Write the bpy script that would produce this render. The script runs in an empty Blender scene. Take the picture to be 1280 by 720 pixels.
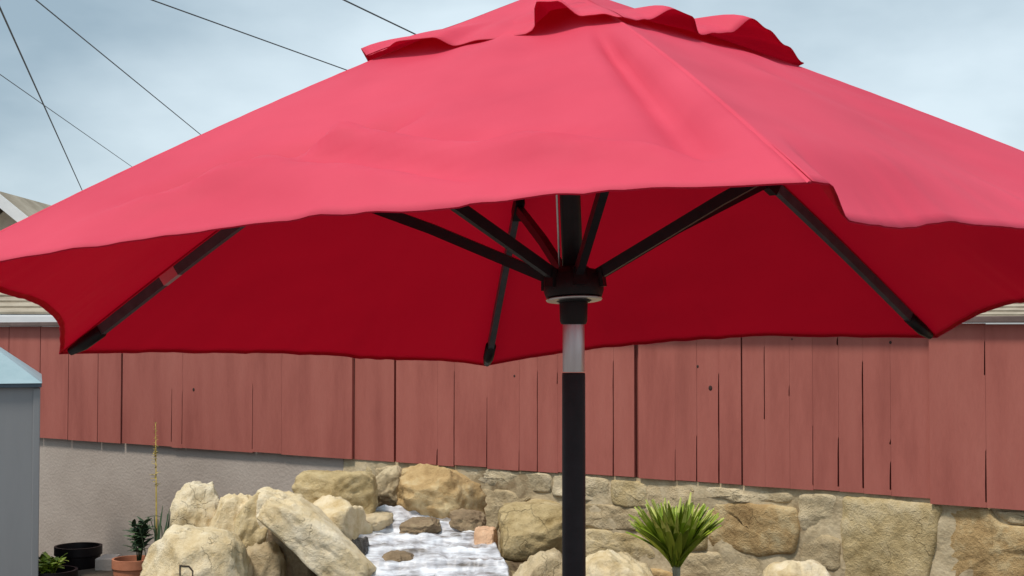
import bpy, bmesh, math, random
from mathutils import Vector, Matrix, noise, Quaternion
rnd = random.Random(7)
S = bpy.context.scene
C = S.collection

# ------------------------------------------------------------------ camera, sky, sun, exposure
EYE = 1.70
F = 1700.0                       # focal length in pixels of the 1280 px wide photograph
PITCH = 0.0323
cd = bpy.data.cameras.new('camera'); cam = bpy.data.objects.new('camera', cd); C.objects.link(cam)
cd.sensor_width = 36.0; cd.lens = F / 1280 * 36.0; cd.clip_start = 0.05; cd.clip_end = 2000
cam.location = (0, 0, EYE); cam.rotation_euler = (math.pi / 2 + PITCH, 0, 0)
S.camera = cam

SUN_EL, SUN_AZ = math.radians(62), math.radians(222)      # azimuth clockwise from +Y (behind the camera, to the left)
w = bpy.data.worlds.new('World'); S.world = w; w.use_nodes = True
nt = w.node_tree; nt.nodes.clear()
def N(t, typ, **kw):
    n = t.nodes.new(typ)
    for k, v in kw.items(): setattr(n, k, v)
    return n
sky = N(nt, 'ShaderNodeTexSky', sky_type='NISHITA'); sky.sun_disc = False
sky.sun_elevation = SUN_EL; sky.sun_rotation = SUN_AZ; sky.air_density = 1.0; sky.dust_density = 2.0
tc = N(nt, 'ShaderNodeTexCoord')
mp = N(nt, 'ShaderNodeMapping'); mp.inputs['Scale'].default_value = (1.0, 1.0, 2.2); mp.inputs['Location'].default_value = (3.73, -4.56, 1.15)
n1 = N(nt, 'ShaderNodeTexNoise'); n1.inputs['Scale'].default_value = 1.3; n1.inputs['Detail'].default_value = 7; n1.inputs['Roughness'].default_value = 0.5
cr = N(nt, 'ShaderNodeValToRGB'); e = cr.color_ramp.elements
e[0].position = 0.43; e[0].color = (3.0, 4.0, 4.7, 1); e[1].position = 0.585; e[1].color = (6.5, 7.6, 8.2, 1)
mix = N(nt, 'ShaderNodeMix', data_type='RGBA'); mix.inputs[0].default_value = 0.86
bg = N(nt, 'ShaderNodeBackground'); bg.inputs['Strength'].default_value = 0.105
out = N(nt, 'ShaderNodeOutputWorld')
L = nt.links.new
L(tc.outputs['Generated'], mp.inputs['Vector']); L(mp.outputs['Vector'], n1.inputs['Vector']); L(n1.outputs['Fac'], cr.inputs['Fac'])
L(sky.outputs['Color'], mix.inputs[6]); L(cr.outputs['Color'], mix.inputs[7]); L(mix.outputs[2], bg.inputs['Color']); L(bg.outputs[0], out.inputs['Surface'])

sl = bpy.data.lights.new('sun', 'SUN'); sl.energy = 2.6; sl.angle = math.radians(10); sl.color = (1.0, 0.92, 0.82)
sun = bpy.data.objects.new('sun', sl); C.objects.link(sun)
sd = Vector((math.sin(SUN_AZ) * math.cos(SUN_EL), math.cos(SUN_AZ) * math.cos(SUN_EL), math.sin(SUN_EL)))
sun.rotation_euler = (-sd).to_track_quat('-Z', 'Y').to_euler()
S.view_settings.view_transform = 'Standard'; S.view_settings.look = 'None'
S.view_settings.exposure = 0.22; S.view_settings.gamma = 1.0; S.view_settings.use_curve_mapping = False

# ------------------------------------------------------------------ helpers
def ray(px, py):
    """direction of a photo pixel, with Y component 1"""
    x = (px - 640) / F; z = (360 - py) / F
    y = math.cos(PITCH) - z * math.sin(PITCH); zz = math.sin(PITCH) + z * math.cos(PITCH)
    return Vector((x / y, 1.0, zz / y))
def at(px, py, d):
    r = ray(px, py); return Vector((r.x * d, d, EYE + r.z * d))
def at_z(px, py, z):
    r = ray(px, py); return at(px, py, (z - EYE) / r.z)

def link(name, me, mat=None, parent=None, smooth=False):
    if mat and not me.materials: me.materials.append(mat)
    o = bpy.data.objects.new(name, me); C.objects.link(o)
    if parent: o.parent = parent
    if smooth: me.polygons.foreach_set('use_smooth', [True] * len(me.polygons))
    return o
def mesh(name, verts, faces, mat=None, parent=None, smooth=False):
    me = bpy.data.meshes.new(name); me.from_pydata([tuple(v) for v in verts], [], faces); me.update()
    return link(name, me, mat, parent, smooth)
def bmobj(name, bm, mat=None, parent=None, smooth=False):
    me = bpy.data.meshes.new(name); bm.to_mesh(me); bm.free(); return link(name, me, mat, parent, smooth)
def empty(name, loc, rz=0):
    o = bpy.data.objects.new(name, None); C.objects.link(o); o.location = loc; o.rotation_euler = (0, 0, rz); o.empty_display_size = 0.1
    return o
def tag(o, label, cat, group=None):
    o['label'] = label; o['category'] = cat
    if group: o['group'] = group
    return o
def kind(o, k): o['kind'] = k; return o
def bx(bm, x0, x1, y0, y1, z0, z1, bev=0.0):
    r = bmesh.ops.create_cube(bm, size=1.0); vs = r['verts']
    for v in vs: v.co = Vector(((x0 + x1) / 2 + v.co.x * (x1 - x0), (y0 + y1) / 2 + v.co.y * (y1 - y0), (z0 + z1) / 2 + v.co.z * (z1 - z0)))
    if bev:
        es = list({e for v in vs for e in v.link_edges})
        bmesh.ops.bevel(bm, geom=es, offset=bev, segments=2, affect='EDGES', profile=0.6)
def box(name, dims, mat, parent=None, bev=0.0):
    bm = bmesh.new(); bx(bm, *dims, bev=bev); return bmobj(name, bm, mat, parent)
def lathe(name, prof, mat, parent=None, seg=32, smooth=True):
    """prof = [(radius, z)], closed top and bottom when radius is 0"""
    vs, fs = [], []
    for r, z in prof:
        for k in range(seg):
            a = 2 * math.pi * k / seg; vs.append((r * math.cos(a), r * math.sin(a), z))
    for i in range(len(prof) - 1):
        for k in range(seg):
            a, b = i * seg + k, i * seg + (k + 1) % seg
            fs.append((a, b, b + seg, a + seg))
    o = mesh(name, vs, fs, mat, parent, smooth)
    if smooth:
        m = o.modifiers.new('split', 'EDGE_SPLIT'); m.split_angle = math.radians(40)
    return o
def tube(name, pts, rad, mat, parent=None, seg=8, smooth=True, flat=None):
    """round (or, with flat=(w,h), rectangular) bar along points; rad may be a list"""
    pts = [Vector(p) for p in pts]; vs, fs = [], []
    n = 4 if flat else seg
    up = Vector((0, 0, 1))
    for i, p in enumerate(pts):
        d = (pts[min(i + 1, len(pts) - 1)] - pts[max(i - 1, 0)]).normalized()
        s = d.cross(up)
        s = s.normalized() if s.length > 1e-4 else Vector((1, 0, 0))
        u = s.cross(d)
        r = rad[i] if isinstance(rad, (list, tuple)) else rad
        for k in range(n):
            if flat:
                q = [(-1, -1), (1, -1), (1, 1), (-1, 1)][k]; vs.append(p + s * q[0] * flat[0] / 2 + u * q[1] * flat[1] / 2)
            else:
                a = 2 * math.pi * k / n; vs.append(p + (s * math.cos(a) + u * math.sin(a)) * r)
    for i in range(len(pts) - 1):
        for k in range(n):
            a, b = i * n + k, i * n + (k + 1) % n
            fs.append((a, b, b + n, a + n))
    fs.append(tuple(range(n - 1, -1, -1))); fs.append(tuple(len(vs) - n + k for k in range(n)))
    return mesh(name, vs, fs, mat, parent, smooth and not flat)
def interp(tab, t):
    for (a, va), (b, vb) in zip(tab, tab[1:]):
        if t <= b:
            k = (t - a) / (b - a) if b > a else 0; k = min(max(k, 0), 1); k = k * k * (3 - 2 * k); return va + (vb - va) * k
    return tab[-1][1]
def sstep(a, b, x):
    t = min(max((x - a) / (b - a), 0), 1); return t * t * (3 - 2 * t)

# ------------------------------------------------------------------ materials
def principled(name, rough=0.6, spec=0.5):
    m = bpy.data.materials.new(name); m.use_nodes = True; t = m.node_tree
    b = t.nodes['Principled BSDF']; b.inputs['Roughness'].default_value = rough; b.inputs['Specular IOR Level'].default_value = spec
    return m, t, b
def noisy(name, cols, scale=4.0, rough=0.7, bump=0.2, bscale=40.0, stretch=(1, 1, 1), spec=0.4, rnd_obj=0.0, pos=None, detail=8, bdist=0.01, shift=37.0):
    """colour ramp over object-space noise, per-object offset and value, with relief"""
    m, t, b = principled(name, rough, spec); K = t.links.new
    tcn = N(t, 'ShaderNodeTexCoord'); oi = N(t, 'ShaderNodeObjectInfo')
    mpn = N(t, 'ShaderNodeMapping'); mpn.inputs['Scale'].default_value = stretch
    K(tcn.outputs['Object'], mpn.inputs['Vector'])
    cmb = N(t, 'ShaderNodeCombineXYZ'); mul = N(t, 'ShaderNodeMath', operation='MULTIPLY'); mul.inputs[1].default_value = shift
    K(oi.outputs['Random'], mul.inputs[0]); K(mul.outputs[0], cmb.inputs[0]); K(mul.outputs[0], cmb.inputs[1]); K(cmb.outputs[0], mpn.inputs['Location'])
    no = N(t, 'ShaderNodeTexNoise'); no.inputs['Scale'].default_value = scale; no.inputs['Detail'].default_value = detail; no.inputs['Roughness'].default_value = 0.62
    K(mpn.outputs[0], no.inputs['Vector'])
    r = N(t, 'ShaderNodeValToRGB'); el = r.color_ramp.elements
    while len(el) < len(cols): el.new(0.5)
    for i, c in enumerate(cols):
        el[i].position = pos[i] if pos else 0.32 + 0.36 * i / max(1, len(cols) - 1); el[i].color = (*c, 1)
    K(no.outputs['Fac'], r.inputs['Fac']); col = r.outputs['Color']
    if rnd_obj:
        hs = N(t, 'ShaderNodeHueSaturation'); mr = N(t, 'ShaderNodeMapRange'); mr.inputs[3].default_value = 1 - rnd_obj; mr.inputs[4].default_value = 1 + rnd_obj
        K(oi.outputs['Random'], mr.inputs[0]); K(mr.outputs[0], hs.inputs['Value']); K(col, hs.inputs['Color']); col = hs.outputs['Color']
    K(col, b.inputs['Base Color'])
    if bump:
        nb = N(t, 'ShaderNodeTexNoise'); nb.inputs['Scale'].default_value = bscale; nb.inputs['Detail'].default_value = 6
        K(mpn.outputs[0], nb.inputs['Vector'])
        bp = N(t, 'ShaderNodeBump'); bp.inputs['Strength'].default_value = bump; bp.inputs['Distance'].default_value = bdist
        K(nb.outputs['Fac'], bp.inputs['Height']); K(bp.outputs[0], b.inputs['Normal'])
    return m
def stone_mat(name, a, b_, c, rough=0.85):
    m, t, b = principled(name, rough, .25); K = t.links.new
    tcn = N(t, 'ShaderNodeTexCoord'); oi = N(t, 'ShaderNodeObjectInfo')
    mul = N(t, 'ShaderNodeMath', operation='MULTIPLY'); mul.inputs[1].default_value = 37.0; K(oi.outputs['Random'], mul.inputs[0])
    vec = N(t, 'ShaderNodeVectorMath', operation='ADD'); K(tcn.outputs['Object'], vec.inputs[0]); K(mul.outputs[0], vec.inputs[1])
    def nz(sc, det, ro):
        n = N(t, 'ShaderNodeTexNoise'); n.inputs['Scale'].default_value = sc; n.inputs['Detail'].default_value = det; n.inputs['Roughness'].default_value = ro
        K(vec.outputs[0], n.inputs['Vector']); return n.outputs['Fac']
    big, fine, grain = nz(3.6, 5, .6), nz(17, 8, .7), nz(120, 3, .6)
    m1 = N(t, 'ShaderNodeMath', operation='MULTIPLY'); m1.inputs[1].default_value = .58; K(big, m1.inputs[0])
    m2 = N(t, 'ShaderNodeMath', operation='MULTIPLY_ADD'); m2.inputs[1].default_value = .42; K(fine, m2.inputs[0]); K(m1.outputs[0], m2.inputs[2])
    r = N(t, 'ShaderNodeValToRGB'); el = r.color_ramp.elements; el.new(.5)
    for i, (p, cc) in enumerate(((.36, a), (.50, b_), (.63, c))): el[i].position = p; el[i].color = (*cc, 1)
    K(m2.outputs[0], r.inputs['Fac'])
    hs = N(t, 'ShaderNodeHueSaturation'); mr = N(t, 'ShaderNodeMapRange'); mr.inputs[3].default_value = .93; mr.inputs[4].default_value = 1.07
    K(oi.outputs['Random'], mr.inputs[0]); K(mr.outputs[0], hs.inputs['Value']); K(r.outputs[0], hs.inputs['Color'])
    # thin mineral veins and cracks with a shape of their own
    wp = N(t, 'ShaderNodeVectorMath', operation='MULTIPLY_ADD'); wp.inputs[1].default_value = (.16, .16, .16)
    nw = N(t, 'ShaderNodeTexNoise'); nw.inputs['Scale'].default_value = 9; nw.inputs['Detail'].default_value = 5; K(vec.outputs[0], nw.inputs['Vector'])
    K(nw.outputs['Color'], wp.inputs[0]); K(vec.outputs[0], wp.inputs[2])
    vo = N(t, 'ShaderNodeTexVoronoi', feature='DISTANCE_TO_EDGE'); vo.inputs['Scale'].default_value = 5.5; K(wp.outputs[0], vo.inputs['Vector'])
    cr2 = N(t, 'ShaderNodeMapRange'); cr2.inputs[2].default_value = .016; cr2.inputs[3].default_value = 0; cr2.inputs[4].default_value = 1; K(vo.outputs['Distance'], cr2.inputs[0])
    mk = N(t, 'ShaderNodeMath', operation='GREATER_THAN'); mk.inputs[1].default_value = .57; K(nz(4.1, 3, .5), mk.inputs[0])
    inv = N(t, 'ShaderNodeMath', operation='SUBTRACT'); inv.inputs[0].default_value = 1; K(cr2.outputs[0], inv.inputs[1])
    cm = N(t, 'ShaderNodeMath', operation='MULTIPLY'); K(inv.outputs[0], cm.inputs[0]); K(mk.outputs[0], cm.inputs[1])
    mx = N(t, 'ShaderNodeMix', data_type='RGBA'); mx.inputs[7].default_value = (*[x * .35 for x in a], 1)
    sc_ = N(t, 'ShaderNodeMath', operation='MULTIPLY'); sc_.inputs[1].default_value = .20; K(cm.outputs[0], sc_.inputs[0])
    K(sc_.outputs[0], mx.inputs[0]); K(hs.outputs[0], mx.inputs[6]); K(mx.outputs[2], b.inputs['Base Color'])
    h1 = N(t, 'ShaderNodeMath', operation='MULTIPLY_ADD'); h1.inputs[1].default_value = .14; K(grain, h1.inputs[0]); K(fine, h1.inputs[2])
    h2 = N(t, 'ShaderNodeMath', operation='SUBTRACT'); K(h1.outputs[0], h2.inputs[0]); K(sc_.outputs[0], h2.inputs[1])
    bp = N(t, 'ShaderNodeBump'); bp.inputs['Strength'].default_value = .9; bp.inputs['Distance'].default_value = .022
    K(h2.outputs[0], bp.inputs['Height']); K(bp.outputs[0], b.inputs['Normal'])
    return m
M = {}
M['fence'] = noisy('faded red paint', [(.285, .082, .066), (.37, .115, .092), (.425, .145, .116)], scale=2.6, rough=0.8, bump=0.30, bscale=30, stretch=(2.6, 1, 0.42), spec=0.2, shift=0, pos=[.25, .5, .8], rnd_obj=.035)
M['rail'] = noisy('weathered rail', [(.10, .07, .06), (.17, .12, .11)], scale=8, rough=0.8)
M['knot'] = noisy('dark knot', [(.03, .015, .012), (.06, .03, .025)], scale=60, rough=0.9)
M['plaster'] = noisy('grey plaster', [(.36, .305, .265), (.43, .37, .325), (.48, .42, .37)], scale=1.6, rough=0.9, bump=0.35, bscale=60, spec=0.2)
M['mortar'] = noisy('mortar', [(.26, .19, .11), (.50, .405, .26), (.60, .50, .34)], scale=7, rough=0.95, bump=0.6, bscale=50, spec=0.1)
M['cap'] = stone_mat('pale cap mortar', (.42, .325, .19), (.58, .475, .305), (.67, .565, .395))
M['tan'] = stone_mat('tan sandstone', (.31, .22, .095), (.51, .395, .21), (.61, .505, .32))
M['pale'] = stone_mat('pale limestone', (.50, .36, .17), (.70, .57, .36), (.82, .72, .54))
M['ochre'] = stone_mat('ochre sandstone', (.28, .17, .07), (.50, .34, .16), (.66, .54, .32))
M['slab'] = stone_mat('beige slab stone', (.36, .28, .18), (.54, .46, .34), (.68, .60, .47))
M['grey'] = stone_mat('grey stone', (.33, .245, .135), (.50, .395, .24), (.62, .51, .34))
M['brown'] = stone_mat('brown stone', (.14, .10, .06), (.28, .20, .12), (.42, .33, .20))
M['wet'] = stone_mat('dark wet stone', (.03, .028, .026), (.07, .065, .06), (.13, .12, .11), rough=.25)
M['peach'] = stone_mat('peach stone', (.55, .33, .20), (.68, .44, .28), (.72, .52, .36))
M['crack'] = noisy('crack dark', [(.05, .035, .025), (.09, .07, .05)], scale=30, rough=0.95)
M['concrete'] = noisy('patio concrete', [(.16, .15, .138), (.21, .20, .185), (.26, .25, .23)], scale=1.2, rough=0.9, bump=0.3, bscale=80, spec=0.2)
M['soil'] = noisy('soil', [(.05, .035, .025), (.10, .075, .05)], scale=12, rough=0.95, bump=0.8, bscale=30)
M['metal'] = noisy('dark powder coat', [(.010, .007, .009), (.017, .013, .016)], scale=40, rough=0.42, bump=0.05, bscale=300, spec=.25)
M['rib'] = noisy('grey-brown rib metal', [(.045, .048, .056), (.075, .078, .088)], scale=40, rough=0.38, bump=0.05, bscale=300)
M['plastic'] = noisy('black plastic', [(.007, .005, .006), (.011, .008, .009)], scale=20, rough=0.45, bump=0.08, bscale=200, spec=.25)
M['silver'] = noisy('worn aluminium', [(.50, .46, .47), (.72, .69, .70)], scale=14, rough=0.32, bump=0.1, bscale=120, stretch=(1, 1, .25))
M['silver'].node_tree.nodes['Principled BSDF'].inputs['Metallic'].default_value = .85
M['white'] = noisy('white trim paint', [(.70, .71, .72), (.82, .82, .82)], scale=5, rough=0.55, bump=0.1)
M['shingle'] = noisy('tan shingles', [(.26, .22, .165), (.36, .31, .24), (.44, .39, .31)], scale=2.5, rough=0.9, bump=0.5, bscale=25, spec=0.15)
M['stucco'] = noisy('cream stucco', [(.46, .41, .34), (.55, .50, .42)], scale=2, rough=0.9, bump=0.3)
M['glass'] = noisy('dark glass', [(.03, .035, .04), (.05, .055, .06)], scale=2, rough=0.08, bump=0, spec=0.6)
M['shed'] = noisy('grey-blue resin', [(.20, .205, .215), (.26, .265, .275)], scale=1.4, rough=0.55, bump=0.15, bscale=18, stretch=(1, 1, .2))
M['shedroof'] = noisy('pale blue sheet metal', [(.26, .37, .41), (.38, .49, .53)], scale=3, rough=0.35, bump=0.1)
M['shedtrim'] = noisy('dark blue trim', [(.05, .075, .10), (.08, .11, .14)], scale=6, rough=0.5)
M['terracotta'] = noisy('terracotta', [(.36, .12, .06), (.50, .20, .11)], scale=7, rough=0.85, bump=0.2)
M['leaf'] = noisy('green strap leaf', [(.10, .17, .012), (.21, .29, .022), (.34, .41, .045)], scale=9, rough=0.45, bump=0.1, stretch=(1, 1, .3), rnd_obj=0.25)
M['tip'] = noisy('yellow leaf tip', [(.34, .38, .07), (.52, .55, .16)], scale=12, rough=0.6, bump=0)
M['leafdark'] = noisy('dull green leaf', [(.03, .06, .028), (.07, .115, .05)], scale=9, rough=0.5, bump=0.1, rnd_obj=0.25)
M['stalk'] = noisy('dry yellow stalk', [(.30, .22, .05), (.55, .42, .10)], scale=20, rough=0.8)
M['bark'] = noisy('pale stem', [(.20, .20, .14), (.38, .38, .28)], scale=25, rough=0.85, bump=0.5, bscale=40)
M['wire'] = noisy('weathered cable', [(.06, .062, .068), (.10, .10, .11)], scale=3, rough=0.6, bump=0)

def fabric(name, c0, c1, trans, tcol, spec):
    m = bpy.data.materials.new(name); m.use_nodes = True; t = m.node_tree; K = t.links.new
    b = t.nodes['Principled BSDF']; o = t.nodes['Material Output']
    tcn = N(t, 'ShaderNodeTexCoord')
    no = N(t, 'ShaderNodeTexNoise'); no.inputs['Scale'].default_value = 3.5; no.inputs['Detail'].default_value = 6
    K(tcn.outputs['Object'], no.inputs['Vector'])
    r = N(t, 'ShaderNodeValToRGB'); el = r.color_ramp.elements
    el[0].position = .3; el[0].color = (*c0, 1); el[1].position = .7; el[1].color = (*c1, 1)
    K(no.outputs['Fac'], r.inputs['Fac']); K(r.outputs[0], b.inputs['Base Color'])
    b.inputs['Roughness'].default_value = .7; b.inputs['Specular IOR Level'].default_value = spec
    wv = N(t, 'ShaderNodeTexNoise'); wv.inputs['Scale'].default_value = 420; K(tcn.outputs['Object'], wv.inputs['Vector'])
    bp = N(t, 'ShaderNodeBump'); bp.inputs['Strength'].default_value = .12; bp.inputs['Distance'].default_value = .002
    K(wv.outputs['Fac'], bp.inputs['Height']); K(bp.outputs[0], b.inputs['Normal'])
    tr = N(t, 'ShaderNodeBsdfTranslucent'); tr.inputs['Color'].default_value = (*tcol, 1)
    mx = N(t, 'ShaderNodeMixShader'); mx.inputs[0].default_value = trans
    K(b.outputs[0], mx.inputs[1]); K(tr.outputs[0], mx.inputs[2]); K(mx.outputs[0], o.inputs['Surface'])
    return m
M['fabric'] = fabric('lit-side red canvas', (.70, .058, .114), (.82, .084, .150), .28, (.90, .12, .22), .40)  # outer cloth: its brightly lit, pinker look is put into the colour
M['shaded_cloth'] = fabric('shade-darkened red canvas inside', (.20, .010, .022), (.25, .013, .028), .66, (.90, .052, .150), .2)  # inner face: underside shade painted in as a darker red

def water_mat():
    m, t, b = principled('rushing water', .28, .5); K = t.links.new
    tcn = N(t, 'ShaderNodeTexCoord'); mpn = N(t, 'ShaderNodeMapping'); mpn.inputs['Scale'].default_value = (6, 14, 44)
    K(tcn.outputs['Object'], mpn.inputs[0])
    no = N(t, 'ShaderNodeTexNoise'); no.inputs['Scale'].default_value = 1.0; no.inputs['Detail'].default_value = 6; no.inputs['Roughness'].default_value = .56
    K(mpn.outputs[0], no.inputs['Vector'])
    r = N(t, 'ShaderNodeValToRGB'); el = r.color_ramp.elements
    el[0].position = .34; el[0].color = (.16, .14, .125, 1); el[1].position = .64; el[1].color = (.80, .83, .88, 1)
    x = el.new(.48); x.color = (.48, .48, .51, 1)
    K(no.outputs['Fac'], r.inputs['Fac']); K(r.outputs[0], b.inputs['Base Color'])
    bp = N(t, 'ShaderNodeBump'); bp.inputs['Strength'].default_value = .6; bp.inputs['Distance'].default_value = .015
    K(no.outputs['Fac'], bp.inputs['Height']); K(bp.outputs[0], b.inputs['Normal'])
    b.inputs['IOR'].default_value = 1.33
    return m
M['water'] = water_mat()
M['pool'] = noisy('dark pool water', [(.035, .045, .04), (.06, .07, .06)], scale=3, rough=.06, bump=.25, bscale=12, spec=.6)

# ------------------------------------------------------------------ ground
bm = bmesh.new(); bmesh.ops.create_grid(bm, x_segments=2, y_segments=2, size=400)
kind(bmobj('ground', bm, M['concrete']), 'structure')

# ------------------------------------------------------------------ line of the fence and the retaining wall
ZB = EYE - 0.70                                   # bottom of the fence boards = top of the wall
FA = at_z(60, 547, ZB); FB = at_z(1280, 629, ZB)
FU = (FB - FA).normalized(); FN = Vector((FU.y, -FU.x, 0))      # FN points to the camera side
if FN.y > 0: FN = -FN
FANG = math.atan2(FU.y, FU.x)
# local frame: x along fence (to the right), y AWAY from the camera, z up from the ground, origin at FA
FO = Vector((FA.x, FA.y, 0))
def on_wall(px, py, off=0.0):
    """pixel -> (s, z) on the vertical plane standing `off` metres in front of the wall line"""
    r = ray(px, py); o = FO + FN * off
    d = (o.x * FN.x + o.y * FN.y) / (r.x * FN.x + r.y * FN.y)
    p = at(px, py, d); q = p - o
    return q.x * FU.x + q.y * FU.y, p.z
def S_(px, off=0.0): return on_wall(px, 500, off)[0]

# red board fence
fence = tag(empty('board_fence', FO, FANG), 'faded red fence of wide vertical boards on top of the wall', 'fence')
FT = EYE + 0.035
seams = [  # px, [(y0, y1) open crack ranges] or 'full', gap (m)
 (153, 'full', .010), (215, [(485, 553)], .005), (228, [(488, 556)], .004), (316, [(478, 562)], .004), (352, [], 0), (440, 'step', 0),
 (496, 'full', .013), (547, [(560, 580)], .006), (568, [(463, 582)], .004), (609, [(495, 584)], .004), (649, [(562, 586)], .003), (672, [(463, 587)], .004),
 (697, [(464, 481)], .004), (767, [(450, 593)], .005), (798, 'full', .016), (844, [(560, 597)], .003), (871, [(543, 599)], .004), (899, [(465, 601)], .005),
 (928, 'full', .005), (956, [(432, 525)], .004), (987, [(480, 496)], .003), (1016, [(530, 607)], .003), (1048, [(420, 432), (545, 609)], .005),
 (1079, [(450, 611)], .005), (1113, [(548, 556), (575, 613)], .005), (1163, 'step', 0), (1232, [(425, 470), (560, 628)], .004), (1300, 'full', .006)]
def depth_for(px):      # how far a stretch of boards stands towards the camera
    if px < 440: return 0.048
    if px < 497: return 0.027
    if px < 798: return 0.034
    if px < 1163: return 0.035
    return 0.052
edges = [S_(px, depth_for(px - 4)) for px, _, _ in seams]
s_left = -3.2
bl = [s_left]
while bl[-1] < edges[0] - .45: bl.append(bl[-1] + rnd.uniform(.28, .40))
allb = [(a, None, .004) for a in bl] + [(e_, c_, g_) for e_, (_, c_, g_) in zip(edges, seams)]
sr = edges[-1]
while sr < 11: sr += rnd.uniform(.18, .34); allb.append((sr, 'full', .005))
def px_of_s(s):
    p = FO + FU * s; return 640 + F * p.x / p.y
for i in range(len(allb) - 1):
    s0, s1 = allb[i][0], allb[i + 1][0]; rng, gap = allb[i + 1][1], allb[i + 1][2] * 1.5
    mid = px_of_s((s0 + s1) / 2) if s1 < 6 else 1400
    d = depth_for(mid) + rnd.uniform(-.0007, .0007)
    zb = ZB + rnd.uniform(-.004, .004); zt = FT + rnd.uniform(-.004, .002)
    if mid >= 1163: zb -= .02
    # outline, right-hand side notched where the seam is open
    pts = [(s0 + .0004, zt), (s0 + .0004, zb)]
    if rng == 'full' or rng is None: pts += [(s1 - gap, zb), (s1 - gap, zt)]
    elif rng == 'step': pts += [(s1 - .0004, zb), (s1 - .0004, zt)]
    else:
        zs = sorted([(on_wall(px_of_s(s1), b_)[1], on_wall(px_of_s(s1), a_)[1]) for a_, b_ in rng])
        cur = zb; started = False
        if zs and zs[0][0] <= zb + .012: pts.append((s1 - gap, zb)); started = True
        else: pts.append((s1 - .0004, zb))
        for k, (lo, hi) in enumerate(zs):
            hi = min(hi, zt - .01)
            if not (k == 0 and started):
                pts += [(s1 - .0004, lo), (s1 - gap, lo + .006)]; 
            n = max(2, int((hi - lo) / .06))
            for q in range(1, n): pts.append((s1 - gap * rnd.uniform(.75, 1.2) * (1 - .3 * q / n), lo + (hi - lo) * q / n))
            pts += [(s1 - gap * .55, hi - .01), (s1 - .0004, hi)]
        pts.append((s1 - .0004, zt))
    vs = [(x, -d, z) for x, z in pts] + [(x, -d + .016, z) for x, z in pts]; n = len(pts)
    fs = [tuple(range(n)), tuple(range(2 * n - 1, n - 1, -1))] + [(k + n, (k + 1) % n + n, (k + 1) % n, k) for k in range(n)]
    mesh('board', vs, fs, M['fence'], fence)
box('added_seam_backing', (s_left, 11, -.006, .004, ZB + .002, FT - .02), M['fence'], fence)  # added, unseen: blocks light from behind so open seams stay dark
box('top_rail', (s_left, 11, -.095, .03, FT + .003, FT + .030), M['rail'], fence, bev=.004)
for kx, ky, kr in ((242, 487, .009), (888, 485, .010), (872, 458, .006), (1113, 428, .006), (990, 424, .005), (643, 470, .006)):
    s, z = on_wall(kx, ky, depth_for(kx))
    bm = bmesh.new(); bmesh.ops.create_uvsphere(bm, u_segments=10, v_segments=6, radius=kr)
    for v in bm.verts: v.co = Vector((s + v.co.x, -depth_for(kx) + v.co.y * .3, z + v.co.z * 1.2))
    bmobj('knot', bm, M['knot'], fence, True)

# plaster wall (left) and its top
SJ = S_(432)                                         # where the plaster gives way to stone
pw = box('plaster_wall', (s_left, SJ, -.016, .22, -.02, ZB - .001), M['plaster'])
pw.location = FO; pw.rotation_euler = (0, 0, FANG)
tag(pw, 'smooth grey plaster wall under the red fence', 'wall')

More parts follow.
